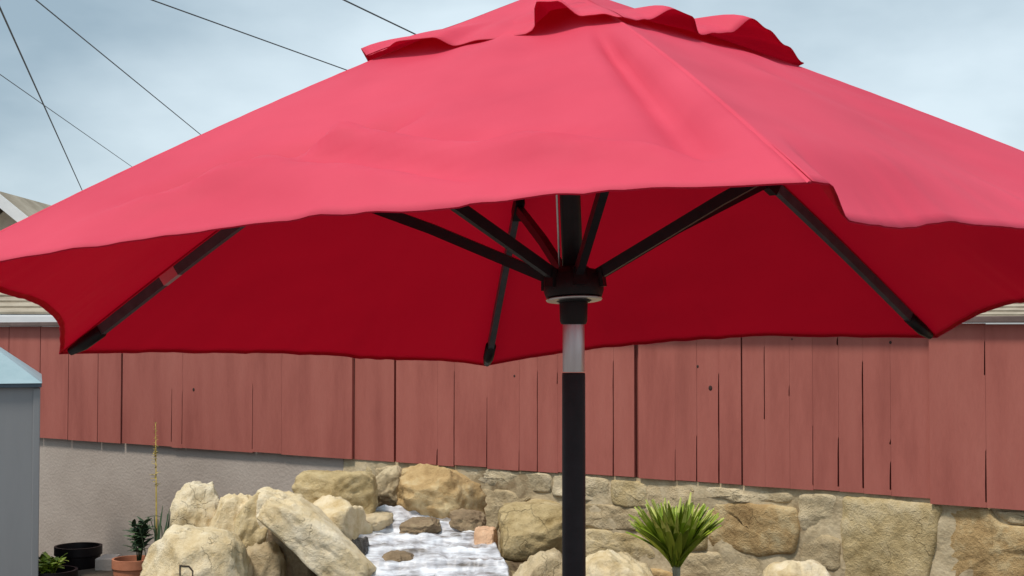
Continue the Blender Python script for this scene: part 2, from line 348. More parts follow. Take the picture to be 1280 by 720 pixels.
# stone wall (right): mortar core with irregular stones
sw = tag(empty('stone_wall', FO, FANG), 'irregular sandstone wall under the red fence', 'wall')
box('core', (SJ + .002, 11, .006, .24, -.02, ZB + .001), M['mortar'], sw)
def mortar():
    nx, nz_ = 420, 46; vs, fs = [], []; s0 = SJ + .003
    for j in range(nz_ + 1):
        for i in range(nx + 1):
            x = s0 + (10.9 - s0) * i / nx; z = (ZB - .001) * j / nz_
            vs.append((x, -.019 - noise.fractal(Vector((x * 6, z * 6, 2)), 1, 2, 4) * .012, z))
    for j in range(nz_):
        for i in range(nx): c = j * (nx + 1) + i; fs.append((c, c + 1, c + nx + 2, c + nx + 1))
    mesh('mortar', vs, fs, M['mortar'], sw, True)
mortar()
def wall_stone(poly, mat, bulge=.035, name='stone', ss=0.02):
    """irregular stone face from a polygon in (s, z)"""
    n = len(poly); ptsb = []
    for i in range(n):
        a, b = Vector(poly[i]), Vector(poly[(i + 1) % n]); k = max(2, int((b - a).length / .022))
        for q in range(k): ptsb.append(a.lerp(b, q / k))
    ptsb = [Vector(p) for p in ptsb]; c0 = sum(ptsb, Vector((0, 0))) / len(ptsb)
    ptsb = [p + (p - c0).normalized() * .011 for p in ptsb]
    for it in range(1):                              # round the corners a little
        ptsb = [(ptsb[i - 1] + ptsb[i] * 2 + ptsb[(i + 1) % len(ptsb)]) / 4 for i in range(len(ptsb))]
    c = sum(ptsb, Vector((0, 0))) / len(ptsb); sd_ = rnd.uniform(0, 100)
    rings = [(1.0, -.02), (1.0, .35), (.975, .72), (.92, .92), (.8, 1.0), (.62, 1.02), (.42, 1.03), (.2, 1.04)]
    vs, fs = [], []; m = len(ptsb)
    tx, tz = rnd.uniform(-.05, .05), rnd.uniform(-.06, .06)
    for rho, h in rings:
        for p in ptsb:
            q = c + (p - c) * rho
            jx = noise.noise(Vector((p.x * 9, p.y * 9, sd_))) * .016 + noise.noise(Vector((p.x * 30, p.y * 30, sd_))) * .006
            v3 = Vector((q.x * 4, q.y * 4, sd_)); dz = noise.fractal(v3, 1.0, 2.0, 4) * .018 + noise.fractal(v3 * 4, 1.0, 2.0, 3) * .006
            if h > .5: dz += (q.x - c.x) * tx + (q.y - c.y) * tz
            vs.append((q.x + jx, -(bulge * h + (dz if h > .3 else 0)) + .004, q.y + jx * .6))
    for i in range(len(rings) - 1):
        for k in range(m):
            a, b = i * m + k, i * m + (k + 1) % m; fs.append((a, b, b + m, a + m))
    vs.append((c.x, -bulge * 1.04 - noise.fractal(Vector((c.x * 4, c.y * 4, sd_)), 1.0, 2.0, 4) * .018, c.y)); z = len(vs) - 1; o_ = (len(rings) - 1) * m
    for k in range(m): fs.append((o_ + k, o_ + (k + 1) % m, z))
    return mesh(name, vs, fs, M[mat], sw, True)
def PW(pp): return [on_wall(x, y) for x, y in pp]
WS = [
 ([(440, 584), (465, 581), (470, 600), (466, 640), (440, 640)], 'tan', .03),
 ([(470, 586), (500, 583), (494, 602), (474, 600)], 'grey', .03),
 ([(473, 604), (496, 606), (490, 636), (470, 634)], 'cap', .035),
 ([(505, 585), (560, 583), (600, 606), (604, 640), (560, 650), (500, 640)], 'ochre', .07),
 ([(566, 584), (690, 592), (690, 616), (650, 612), (604, 604)], 'cap', .025),
 ([(607, 610), (648, 615), (668, 622), (630, 640), (622, 668), (608, 664)], 'grey', .02),
 ([(636, 642), (672, 624), (706, 632), (708, 690), (680, 698), (628, 686)], 'tan', .06),
 ([(628, 690), (680, 702), (706, 696), (706, 740), (628, 740)], 'brown', .05),
 ([(586, 662), (620, 668), (622, 700), (586, 700)], 'peach', .05),
 ([(694, 593), (762, 598), (762, 628), (694, 618)], 'cap', .028),
 ([(714, 630), (770, 632), (806, 640), (800, 662), (714, 656)], 'grey', .035),
 ([(714, 661), (800, 667), (824, 690), (812, 704), (780, 698), (714, 690)], 'tan', .045),
 ([(766, 600), (808, 604), (812, 634), (768, 628)], 'tan', .03),
 ([(813, 604), (868, 607), (870, 632), (816, 634)], 'grey', .03),
 ([(812, 638), (884, 637), (886, 684), (832, 688), (808, 664)], 'tan', .04),
 ([(836, 694), (930, 690), (954, 700), (954, 740), (836, 740)], 'grey', .04),
 ([(873, 608), (994, 616), (992, 628), (886, 622), (874, 616)], 'cap', .028),
 ([(889, 628), (960, 631), (996, 634), (1000, 660), (994, 690), (945, 692), (890, 684)], 'ochre', .05),
 ([(1002, 618), (1048, 620), (1051, 668), (1020, 660), (1004, 664)], 'cap', .03),
 ([(1005, 670), (1020, 665), (1050, 674), (1051, 712), (1004, 706)], 'grey', .03),
 ([(1057, 620), (1118, 623), (1178, 632), (1172, 664), (1156, 730), (1060, 730), (1056, 680)], 'tan', .05),
 ([(1184, 634), (1240, 638), (1250, 654), (1340, 664), (1340, 700), (1236, 740), (1164, 740)], 'ochre', .045),
 ([(1246, 638), (1340, 644), (1340, 658), (1258, 652)], 'grey', .03),
]
for pp, mt, bu in WS: wall_stone(PW(pp), mt, .014 + bu * .5)
# courses carry on below and past the edge of the picture
zlow = .60
for row, (z0, z1) in enumerate(((.32, .57), (.03, .30))):
    s = SJ + .05
    while s < 10.8:
        wd = rnd.uniform(.35, .7)
        wall_stone([(s, z0 + rnd.uniform(0, .03)), (s + wd - .03, z0 + rnd.uniform(0, .03)), (s + wd - .02, z1 - rnd.uniform(0, .03)), (s + wd * .5, z1), (s + .01, z1 - rnd.uniform(0, .04))], rnd.choice(['tan', 'grey', 'tan', 'ochre', 'cap']), .04)
        s += wd
s = S_(1340) + .04
while s < 10.5:
    wd = rnd.uniform(.4, .75); zm = rnd.uniform(.74, .86)
    wall_stone([(s, .60), (s + wd - .03, .61), (s + wd - .03, zm), (s + .01, zm - .02)], rnd.choice(['tan', 'ochre', 'grey']), .045)
    wall_stone([(s, zm + .02), (s + wd - .03, zm + .03), (s + wd - .03, ZB - .01), (s + .01, ZB - .01)], rnd.choice(['tan', 'cap', 'grey']), .035)
    s += wd

# ------------------------------------------------------------------ boulders of the water feature
def rock(name, px0, py0, px1, py1, d, mat, label, thick=None, seed=0, rot=0.0, planes=14, cut=.80, rough=.085, power=3, group='boulders of the water feature', parent=None):
    """boulder that fills the given pixel box when it stands at depth d"""
    a, b = at(px0, py0, d), at(px1, py1, d)
    if py1 >= 760: b.z = min(b.z, .38)            # bedded in the soil
    c = (a + b) / 2
    sx, sz = abs(b.x - a.x) / 2, abs(a.z - b.z) / 2; sy = thick / 2 if thick else (sx + sz) / 2
    r_ = random.Random(seed); bm = bmesh.new(); bmesh.ops.create_icosphere(bm, subdivisions=5, radius=1.0)
    pl = [(Vector((r_.gauss(0, 1), r_.gauss(0, 1), r_.gauss(0, 1))).normalized(), r_.uniform(cut - .16, cut + .12)) for _ in range(planes)]
    off = Vector((seed * 3.7, seed * 1.3, 0))
    for v in bm.verts:
        n = v.co.normalized(); p = n.copy()
        # superellipsoid, so that the block is fuller than a ball
        p = p / ((abs(n.x) ** power + abs(n.y) ** power + abs(n.z) ** power) ** (1 / power))
        for q, h in pl:
            k = p.dot(q) - h
            if k > 0: p -= q * k * .98
        p *= 1 + noise.fractal(n * 1.6 + off, 1.0, 2.0, 3) * rough * 1.2 + noise.fractal(n * 5 + off, 1.0, 2.1, 5) * rough * .50 + noise.ridged_multi_fractal(n * 3 + off, 1.0, 2.2, 5, 1.0, 2.0) * .018 + abs(noise.noise(n * 3.1 + off)) * -.09 - max(0, noise.noise(n * 7 + off) - .25) * .10
        v.co = p
    R_ = Matrix.Rotation(rot, 4, 'Y')
    for v in bm.verts: v.co = R_ @ Vector((v.co.x * 1.0, v.co.y, v.co.z)) if not rot else v.co
    xs = [v.co.x for v in bm.verts]; ys = [v.co.y for v in bm.verts]; zs = [v.co.z for v in bm.verts]
    for v in bm.verts:
        v.co.x = ((v.co.x - min(xs)) / (max(xs) - min(xs)) * 2 - 1) * sx; v.co.z = ((v.co.z - min(zs)) / (max(zs) - min(zs)) * 2 - 1) * sz
        v.co.y = ((v.co.y - min(ys)) / (max(ys) - min(ys)) * 2 - 1) * sy
    if rot:
        for v in bm.verts: v.co = R_ @ v.co
    o = bmobj(name, bm, M[mat], parent, True)
    o.location = c
    if label: tag(o, label, 'boulder', group)
    return o
# depth of the wall at a pixel column, so that each boulder stands clear of it
def dwall(px): p = FO + FU * S_(px); return p.y
rk = []
G2 = dict(cut=.95, planes=9, power=4)
b0 = rock('boulder', 177, 655, 312, 800, 5.55, 'pale', 'large rounded pale boulder with a small square crack, beside the terracotta pot', .40, 11, planes=6, cut=1.06, rough=.045, power=2.9)
rock('boulder', 216, 603, 282, 700, 6.15, 'pale', 'small knobbly pale boulder behind the large rounded one', .30, 12, rot=.12, **G2)
rock('boulder', 256, 614, 318, 740, 6.02, 'pale', 'narrow upright boulder, first of the leaning cracked row', .26, 33, rot=.30, **G2)
rock('boulder', 288, 612, 342, 722, 5.97, 'tan', 'narrow upright boulder, middle of the leaning cracked row', .26, 14, rot=.36, **G2)
rock('boulder', 306, 613, 388, 700, 6.00, 'pale', 'blocky light boulder under the top end of the slanted slab', .28, 35, rot=.25, **G2)
rock('boulder', 290, 672, 352, 800, 5.72, 'grey', 'wet grey rock between the large rounded boulder and the slab', .20, 36, rot=.2, **G2)
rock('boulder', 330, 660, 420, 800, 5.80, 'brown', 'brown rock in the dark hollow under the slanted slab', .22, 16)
rock('stone_slab', 314, 648, 480, 712, 5.66, 'pale', 'long flat beige slab slanting down beside the waterfall', .30, 17, rot=.70, planes=12, cut=1.0, rough=.05, power=7)
rock('boulder', 368, 586, 472, 652, 6.28, 'tan', 'flat-topped tan boulder against the plaster wall above the slab', .32, 18, rough=.05, planes=7, cut=.98, power=4.5)
rock('boulder', 356, 618, 452, 770, 6.02, 'pale', 'pale sloping boulder between the slab and the waterfall', .38, 19, rot=.40, **G2)
rock('boulder', 496, 582, 610, 664, 6.42, 'ochre', 'golden ochre boulder at the head of the waterfall', .30, 20, rot=.14, cut=.92, power=3.4)
rock('boulder', 464, 582, 504, 644, 6.55, 'cap', 'small pale upright rock beside the golden ochre boulder', .18, 21, **G2)
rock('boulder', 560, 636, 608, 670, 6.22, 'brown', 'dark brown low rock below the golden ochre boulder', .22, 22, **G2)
rock('boulder', 592, 658, 623, 704, 5.98, 'peach', 'small peach coloured stone at the water edge', .14, 23, cut=.98, planes=6, rough=.04, power=5)
rock('boulder', 622, 628, 714, 704, 5.95, 'tan', 'big blocky tan boulder right behind the umbrella pole', .26, 24, cut=.97, planes=7, rough=.05, power=4)
rock('boulder', 618, 688, 720, 810, 5.50, 'grey', 'grey-tan boulder at the foot of the waterfall beside the pole', .32, 25, **G2)
rock('boulder', 432, 672, 468, 760, 5.78, 'wet', 'dark wet rock at the edge of the waterfall beside the slab', .16, 38, **G2)
rock('boulder', 716, 688, 828, 810, 5.20, 'pale', 'pale smooth boulder between the pole and the spiky plant', .40, 26, cut=.98, planes=5, rough=.05, power=3.2)
rock('boulder', 950, 703, 1052, 810, 5.00, 'pale', 'pale low boulder by itself in front of the stone wall', .34, 27, cut=.98, planes=5, rough=.05, power=3.6)
from mathutils.bvhtree import BVHTree
bvh = BVHTree.FromPolygons([v.co for v in b0.data.vertices], [p.vertices for p in b0.data.polygons])
# crack like a small square on the rounded boulder
for pts in ([(225, 706), (225, 724)], [(225, 707), (236, 708), (241, 714), (241, 724)]):
    fine = [Vector(a).lerp(Vector(b), q / 6) for a, b in zip(pts, pts[1:]) for q in range(7)]
    hit = []
    for x, y in fine:
        r = ray(x, y).normalized(); h_ = bvh.ray_cast(Vector((0, 0, EYE)) - b0.location, r)
        if h_[0] is not None and (not hit or (h_[0] - hit[-1]).length > .002): hit.append(h_[0])
    if len(hit) > 1: tube('crack_line', hit, .0035, M['crack'], b0, seg=6)

# raised bed that carries the boulders
def mound():
    vs, fs = [], []; nx, ny = 70, 34; s0, s1 = S_(235) - .1, S_(1280) + 1.2
    for j in range(ny + 1):
        for i in range(nx + 1):
            s = s0 + (s1 - s0) * i / nx; y = -.01 - 3.0 * j / ny
            edge = sstep(0, .5, s - s0) * sstep(0, .5, s1 - s) * (1 - sstep(.80, 1, j / ny))
            z = .46 * edge + noise.fractal(Vector((s * 2, y * 2, 3)), 1, 2, 4) * .03 * edge - .01
            vs.append((s, y, z))
    for j in range(ny):
        for i in range(nx):
            a = j * (nx + 1) + i; fs.append((a, a + nx + 1, a + nx + 2, a + 1))
    o = mesh('planting_bed', vs, fs, M['soil'], None, True); o.location = FO; o.rotation_euler = (0, 0, FANG); kind(o, 'structure')
mound()

# water sheet running down between the boulders
def water():
    rows = [(440, 540, 634, 6.36), (438, 590, 648, 6.30), (438, 600, 653, 6.16), (440, 606, 664, 6.13), (442, 612, 669, 5.98), (448, 618, 678, 5.95), (452, 622, 684, 5.82),
            (456, 626, 694, 5.79), (458, 630, 700, 5.66), (460, 634, 712, 5.63), (462, 636, 724, 5.50), (462, 636, 760, 5.46), (462, 636, 800, 5.42)]
    nx, sub = 90, 6; vs, fs = [], []; R = []
    for a, b in zip(rows, rows[1:]):
        for q in range(sub): k = q / sub; R.append([a[i] + (b[i] - a[i]) * k for i in range(4)])
    R.append(list(rows[-1]))
    for j, (l, r, y, d) in enumerate(R):
        for i in range(nx + 1):
            p = at(l + (r - l) * i / nx, y, d)
            n = noise.fractal(Vector((p.x * 12, p.y * 6, p.z * 6)), 1, 2, 4) * .018 + noise.noise(Vector((p.x * 22, p.y * 40, 5))) * .005
            vs.append(p + Vector((0, -n * .5, n)))
    for j in range(len(R) - 1):
        for i in range(nx):
            a = j * (nx + 1) + i; fs.append((a, a + nx + 1, a + nx + 2, a + 1))
    o = mesh('waterfall', vs, fs, M['water'], None, True); kind(o, 'structure')
    m = o.modifiers.new('thick', 'SOLIDIFY'); m.thickness = .02; m.offset = 1 if False else -1
water()
def pool():
    vs = [(0, 0, 0)]; fs = []; n = 64
    for q in (.5, 1.0):
        for k in range(n):
            a = 2 * math.pi * k / n; r = q * (1 + .12 * noise.noise(Vector((math.cos(a) * 1.5, math.sin(a) * 1.5, 8)))); vs.append((math.cos(a) * .62 * r, math.sin(a) * .42 * r, 0))
    for k in range(n):
        k2 = (k + 1) % n; fs += [(0, 1 + k, 1 + k2), (1 + k, 1 + n + k, 1 + n + k2, 1 + k2)]
    o = mesh('pool_water', vs, fs, M['pool'], None, True); o.location = (-.30, 5.16, .472); kind(o, 'structure')
pool()

for k, (x0, y0, x1, y1, d, mt, lb) in enumerate(((446, 640, 492, 668, 6.20, 'grey', 'flat wet stone in the water under the small pale upright rock'), (500, 646, 552, 672, 6.12, 'brown', 'brown wet stone in the water under the golden ochre boulder'),
        (476, 690, 520, 708, 5.76, 'brown', 'small wet stone in the water near the dark wet rock'))):
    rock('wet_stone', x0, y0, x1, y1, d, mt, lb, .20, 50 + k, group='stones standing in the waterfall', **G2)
# ------------------------------------------------------------------ spiky green plant
def strap_leaf(name, length, width, bend, mat, tipmat=None):
    """folded tapering leaf rising along +Z and bending to +X"""
    n = 8; vs, fs = [], []
    for i in range(n + 1):
        t = i / n; a = bend * t; x = length * t * math.sin(a * .6); z = length * t * math.cos(a * .6)
        wv = width * (math.sin(math.pi * min(1, .16 + t * .84)) ** .6) * (1 - .25 * t) / 2
        if i == n: wv = width * .05
        vs += [(x, -wv, z), (x - width * .16, 0, z), (x, wv, z)]
    for i in range(n):
        a = i * 3; fs += [(a, a + 1, a + 4, a + 3), (a + 1, a + 2, a + 5, a + 4)]
    me = bpy.data.meshes.new(name); me.from_pydata(vs, [], fs); me.materials.append(mat)
    if tipmat:
        me.materials.append(tipmat)
        for p in me.polygons[-4:]: p.material_index = 1
    me.polygons.foreach_set('use_smooth', [True] * len(me.polygons)); me.update(); return me
def spiky(px, py, d, n, ln, wd, spread, label, ground, mat, tipm, stem_r, cat='plant', group=None):
    base = at(px, py, d); root = tag(empty('spiky_plant', (base.x, base.y, ground)), label, cat, group); h = base.z - ground
    tube('stem', [(0, 0, -.02), (.006, 0, h * .5), (0, 0, h + .03)], [stem_r * 1.15, stem_r, stem_r * .9], M['bark'], root, seg=12)
    vars_ = [strap_leaf('leaf', ln * f, wd, b_, mat, tm) for f, b_, tm in ((1, .25, tipm), (.92, .12, None), (.95, .3, None), (1.0, .05, tipm), (.85, .4, None))]
    for i in range(n):
        o = bpy.data.objects.new('leaf', rnd.choice(vars_)); C.objects.link(o); o.parent = root
        az = i * 2.39996; tl = spread * math.sqrt((i + .5) / n)
        o.location = (math.cos(az) * stem_r * .6, math.sin(az) * stem_r * .6, h + rnd.uniform(-.01, .02))
        o.rotation_euler = (rnd.uniform(-.18, .18), tl + rnd.uniform(-.10, .12), az); s_ = rnd.uniform(.93, 1.05); o.scale = (s_, s_, s_)
    return root
spiky(845, 706, 5.35, 150, .262, .036, .68, 'bright green spiky rosette plant with yellowish leaf tips by the stone wall', .40, M['leaf'], M['tip'], .022)

# ------------------------------------------------------------------ pots and plants in the corner by the shed
def pot(name, px, py_rim, d, r, h, mat, label, cat='pot', group=None):
    p = at(px, py_rim, d); z1 = p.z; o = tag(empty(name, (p.x, p.y, z1 - h)), label, cat, group)
    lathe('wall', [(0, 0), (r * .68, 0), (r * .70, .01), (r * .93, h - .05), (r, h - .045), (r, h), (r * .9, h), (r * .86, h - .05), (r * .6, .03)], mat, o)
    lathe('soil', [(0, h - .035), (r * .5, h - .03), (r * .88, h - .04)], M['soil'], o)
    return o, Vector((p.x, p.y, z1))
# height of ground under the corner
gz = 0.0
def standing(name, px, py, d, r, mat, label, **k):
    z = at(px, py, d).z; return pot(name, px, py, d, r, z - .002, mat, label, **k)
dk, dkp = standing('flower_pot', 98, 682, 7.35, .125, M['plastic'], 'tall black plastic pot beside the shed')
tp, tpp = standing('flower_pot', 166, 698, 7.05, .105, M['terracotta'], 'terracotta flower pot against the plaster wall')
def bushy(px, py, d, base, n, w_, h_, lw, label, mat, name='leafy_plant', ll=.07):
    c = at(px, py, d); root = tag(empty(name, base), label, 'plant')
    vs, fs = [], []
    r_ = random.Random(int(px))
    stems = []
    for k in range(7):
        tip = Vector((r_.uniform(-w_, w_) * .7, r_.uniform(-w_, w_) * .5, h_ * r_.uniform(.6, 1)))
        stems.append(tip)
        tube('stem', [(tip.x * .1, tip.y * .1, -.03), tip * .55, tip], [.004, .003, .0015], mat, root, seg=5)
    me = strap_leaf('leaf', ll, lw, .6, mat)
    for i in range(n):
        o = bpy.data.objects.new('leaf', me); C.objects.link(o); o.parent = root
        tip = r_.choice(stems); t = r_.uniform(.25, 1); o.location = tip * t + Vector((r_.gauss(0, .008), r_.gauss(0, .008), 0))
        o.rotation_euler = (r_.uniform(-.4, .4), r_.uniform(.3, 1.4), r_.uniform(0, 6.28)); s_ = r_.uniform(.6, 1.2); o.scale = (s_, s_, s_)
    return root
bushy(175, 680, 7.05, (tpp.x + .03, tpp.y, tpp.z - .02), 130, .12, .23, .024, 'small dull green leafy plant growing in the terracotta pot', M['leafdark'])
gpot, gpp = standing('flower_pot', 64, 712, 6.95, .13, M['plastic'], 'low black pot overflowing with green leaves beside the shed')
bushy(64, 708, 6.95, (gpp.x, gpp.y, gpp.z - .02), 110, .13, .075, .026, 'low spreading green plant in the black pot beside the shed', M['leaf'], ll=.06)
# upright grey-green spikes behind the rounded boulder
up = tag(empty('sword_leaf_plant', at(202, 700, 6.75)), 'upright grey-green sword leaves rising behind the large pale boulder', 'plant')
up.location.z = .38
top = at(202, 632, 6.75).z - .38
for k in range(11):
    me = strap_leaf('leaf', top * rnd.uniform(.72, 1.0), .022, rnd.uniform(.0, .22), M['leafdark'])
    o = bpy.data.objects.new('leaf', me); C.objects.link(o); o.parent = up
    o.location = (rnd.uniform(-.05, .05), rnd.uniform(-.04, .04), 0); o.rotation_euler = (rnd.uniform(-.12, .12), rnd.uniform(-.05, .15), rnd.uniform(0, 6.28))
# dry yellow flower stalk
sp = at(193, 700, 7.1); st = tag(empty('flower_stalk', (sp.x, sp.y, .30)), 'tall thin dry stalk with a yellow flower spike before the plaster wall', 'plant')
zt = at(193, 528, 7.1).z - .30; zm = at(193, 612, 7.1).z - .30
tube('stem', [(0, 0, -.2), (.01, 0, zm * .6), (0, 0, zt)], [.006, .005, .002], M['stalk'], st, seg=7)
pm = strap_leaf('petal', .022, .009, .7, M['stalk'])
for k in range(60):
    t = rnd.random() ** .8; o = bpy.data.objects.new('petal', pm); C.objects.link(o); o.parent = st
    o.location = (rnd.gauss(0, .003), rnd.gauss(0, .003), zm + (zt - zm) * t); o.rotation_euler = (rnd.uniform(-.3, .3), rnd.uniform(.5, 1.3), rnd.uniform(0, 6.28)); o.scale = [1.3 - .8 * t] * 3
# concrete block by the pots
cb = at(135, 696, 7.2)
bm = bmesh.new(); bx(bm, -.045, .045, -.08, .08, 0, cb.z, bev=.006)
o = bmobj('concrete_block', bm, M['plaster']); o.location = (cb.x, cb.y, .002); tag(o, 'plain grey concrete block between the black pot and the terracotta pot', 'block')

# ------------------------------------------------------------------ garden shed at the left
def shed():
    c = at(49, 480, 6.8); ang = math.atan2(-(49 - 640), F)      # its side runs along the line of sight
    root = tag(empty('garden_shed', (c.x, c.y, 0), ang), 'grey-blue garden shed with pale blue metal roof before the wall', 'shed')
    zc = c.z; W_, D_ = 1.5, 1.5
    box('wall', (-W_, 0, 0, D_, 0, zc - .012), M['shed'], root, bev=.006)
    box('corner_post', (-.028, .006, -.008, .04, 0, zc - .02), M['shed'], root, bev=.004)
    box('eave_trim', (-W_ - .03, .012, -.025, D_ + .02, zc - .016, zc + .004), M['shedtrim'], root, bev=.003)
    pk = .34; x0, x1, y0, y1 = -W_ - .035, .014, -.03, D_ + .025; z0 = zc + .005
    vs = [(x0, y0, z0), (x1, y0, z0), (x1, y1, z0), (x0, y1, z0), (x0 + .5, .55, z0 + pk), (x1 - .45, .55, z0 + pk)]
    mesh('roof', vs, [(0, 1, 5, 4), (1, 2, 5), (2, 3, 4, 5), (3, 0, 4), (3, 2, 1, 0)], M['shedroof'], root)
    for k in range(7):       # standing seams on the front slope
        x = x0 + .12 + k * .2; t = min(1, (x - x0) / .5, (x1 - x) / .45)
        if t > .1: tube('roof_seam', [(x, y0, z0 + .006), (x, y0 + (.5 - y0) * t, z0 + pk * t + .006)], .006, M['shedroof'], root, seg=6)
shed()

# ------------------------------------------------------------------ neighbouring houses behind the fence
def courses(name, x0, x1, y0, z0, y1, z1, n, mat, parent, th=.02):
    """shingle courses climbing from the eave (y0, z0) to the ridge (y1, z1): each course steps proud of the next"""
    vs, fs = [], []; ux = Vector((0, y1 - y0, z1 - z0)); nn = Vector((0, -(z1 - z0), (y1 - y0))).normalized()
    for k in range(n):
        a = Vector((0, y0, z0)) + ux * (k / n); b = Vector((0, y0, z0)) + ux * ((k + 1) / n)
        b0_ = len(vs); hi = a + nn * th
        for x in (x0, x1): vs += [Vector((x, 0, 0)) + a, Vector((x, 0, 0)) + hi, Vector((x, 0, 0)) + b]
        fs += [(b0_, b0_ + 3, b0_ + 4, b0_ + 1), (b0_ + 1, b0_ + 4, b0_ + 5, b0_ + 2), (b0_, b0_ + 1, b0_ + 2), (b0_ + 3, b0_ + 5, b0_ + 4)]
    return mesh(name, vs, fs, mat, parent)
def house(px, py, d, ang, x0, x1, depth, rise, fascia, label, ncourse=16, wall='stucco'):
    """long low house; (px,py) is a point of the fascia's top edge at depth d"""
    c = at(px, py, d); root = tag(empty('house', (c.x, c.y, 0), ang), label, 'house', 'neighbouring houses behind the fence'); ze = c.z
    box('wall', (x0 + .4, x1 - .4, .5, depth - .5, 0, ze - .02), M[wall], root)
    box('fascia', (x0, x1, -.03, .0, ze - fascia, ze), M['white'], root)
    box('gutter', (x0, x1, -.12, -.035, ze - fascia * .75, ze - .01), M['white'], root, bev=.01)
    box('soffit', (x0, x1, .002, .5, ze - fascia, ze - fascia + .02), M['white'], root)
    courses('roof', x0, x1, -.05, ze + .004, depth / 2, ze + rise, ncourse, M['shingle'], root)
    mesh('rear_roof', [(x0, depth / 2, ze + rise - .01), (x1, depth / 2, ze + rise - .01), (x1, depth + .05, ze), (x0, depth + .05, ze)], [(0, 1, 2, 3)], M['shingle'], root)
    for x in (x0 + .41, x1 - .41):
        mesh('gable', [(x, .5, ze - .02), (x, depth - .5, ze - .02), (x, depth / 2, ze + rise - .06)], [(0, 1, 2)], M[wall], root)
    for k in range(3):
        x = x0 + (x1 - x0) * (k + .7) / 3.4; wn = box('window', (x - .6, x + .6, .47, .53, ze - 1.5, ze - .4), M['white'], root, bev=.01)
        for sgn in (-1, 1): box('pane', (x + (.04 if sgn > 0 else -.54), x + (.54 if sgn > 0 else -.04), .46, .475, ze - 1.43, ze - .47), M['glass'], wn)
    return root, ze
house(1240, 400, 17.0, -.06, -4.6, 9.0, 7.0, 1.05, .07, 'low house with tan shingled roof and thin white gutter behind the fence', 20)
hl, zl = house(20, 393, 13.0, .02, -9.0, 2.6, 5.0, .50, .13, 'house with broad white eave band and stepped tan roof behind the shed', 8)
# raised gabled part of the left house: gable end towards the camera, ridge running away
def upper():
    p = at(27, 271, 14.6); q = at(0, 249, 14.6); k = (q.z - p.z) / (p.x - q.x)        # rake slope
    e0 = at(112, 340, 14.6)                                                                # lower end of the right-hand rake
    half = (at(0, 243, 14.6).z - e0.z) / k; zr = e0.z + half * k; xc = e0.x - half
    c = at(20, 393, 13.0); loc = Matrix.Translation((c.x, c.y, 0)) @ Matrix.Rotation(.02, 4, 'Z'); inv = loc.inverted()
    y0, y1 = 14.6, 18.5
    def T(v): return inv @ Vector(v)
    b = hl
    z0 = zl + .2
    mesh('upper_wall', [T((xc - half + .3, y0 + .35, z0)), T((xc + half - .3, y0 + .35, z0)), T((xc + half - .3, y0 + .35, e0.z)), T((xc, y0 + .35, zr - .12)), T((xc - half + .3, y0 + .35, e0.z)),
                        T((xc - half + .3, y1, z0)), T((xc + half - .3, y1, z0)), T((xc + half - .3, y1, e0.z)), T((xc, y1, zr - .12)), T((xc - half + .3, y1, e0.z))],
         [(0, 1, 2, 3, 4), (9, 8, 7, 6, 5), (1, 6, 7, 2), (5, 0, 4, 9)], M['stucco'], b)
    for sg in (-1, 1):
        mesh('upper_roof', [T((xc, y0, zr)), T((xc + sg * half, y0, e0.z)), T((xc + sg * half, y1, e0.z)), T((xc, y1, zr)),
                            T((xc, y0, zr + .05)), T((xc + sg * half, y0, e0.z + .05)), T((xc + sg * half, y1, e0.z + .05)), T((xc, y1, zr + .05))],
             [(0, 1, 2, 3), (7, 6, 5, 4), (0, 4, 5, 1), (1, 5, 6, 2), (2, 6, 7, 3)], M['shingle'], b)
        mesh('rake_board', [T((xc, y0 - .03, zr + .055)), T((xc + sg * half, y0 - .03, e0.z + .055)), T((xc + sg * half, y0 - .03, e0.z - .09)), T((xc, y0 - .03, zr - .09)),
                            T((xc, y0 - .003, zr + .055)), T((xc + sg * half, y0 - .003, e0.z + .055)), T((xc + sg * half, y0 - .003, e0.z - .09)), T((xc, y0 - .003, zr - .09))],
             [(0, 1, 2, 3), (7, 6, 5, 4), (0, 4, 5, 1), (1, 5, 6, 2), (2, 6, 7, 3)], M['white'], b)
    g = at(30, 352, 14.55)
    a_ = T((xc - half, 14.5, g.z - .06)); 
    mesh('upper_gutter', [T((xc - half, y0 - .2, g.z - .07)), T((xc + half, y0 - .2, g.z - .07)), T((xc + half, y0 - .2, g.z + .06)), T((xc - half, y0 - .2, g.z + .06)),
                          T((xc - half, y0 + .3, g.z - .07)), T((xc + half, y0 + .3, g.z - .07)), T((xc + half, y0 + .3, g.z + .06)), T((xc - half, y0 + .3, g.z + .06))],
         [(0, 1, 2, 3), (7, 6, 5, 4), (3, 2, 6, 7), (4, 5, 1, 0), (1, 5, 6, 2), (4, 0, 3, 7)], M['white'], b)
upper()

# ------------------------------------------------------------------ overhead wires, each at a steady height
def wire(p, q, h, rad, label):
    a, b = at_z(*p, EYE + h), at_z(*q, EYE + h); d = (b - a).normalized()
    n0, n1 = -14.0, (b - a).length + 90.0; pts = []
    for k in range(25):
        t = k / 24; s_ = n0 + (n1 - n0) * t; pts.append(a + d * s_)
    base = pts[0].copy()
    o = tube('overhead_wire', [x - base for x in pts], rad, M['wire'], None, seg=6); o.location = base
    tag(o, label, 'wire', 'overhead wires against the sky')
wire((0, 10), (100, 232), 4.2, .014, 'thick black overhead wire, steepest of the wires in the sky')
wire((45, 0), (248, 166), 3.8, .008, 'thin overhead wire slanting down next after the steepest one')
wire((190, 0), (440, 90), 3.6, .0075, 'thin overhead wire with gentle slope meeting the canopy below its vent')
wire((430, 0), (530, 48), 3.9, .0095, 'short stretch of dark overhead wire beside the umbrella peak')
wire((0, 93), (160, 205), 4.4, .0075, 'faint lowest overhead wire crossing behind the steepest one')

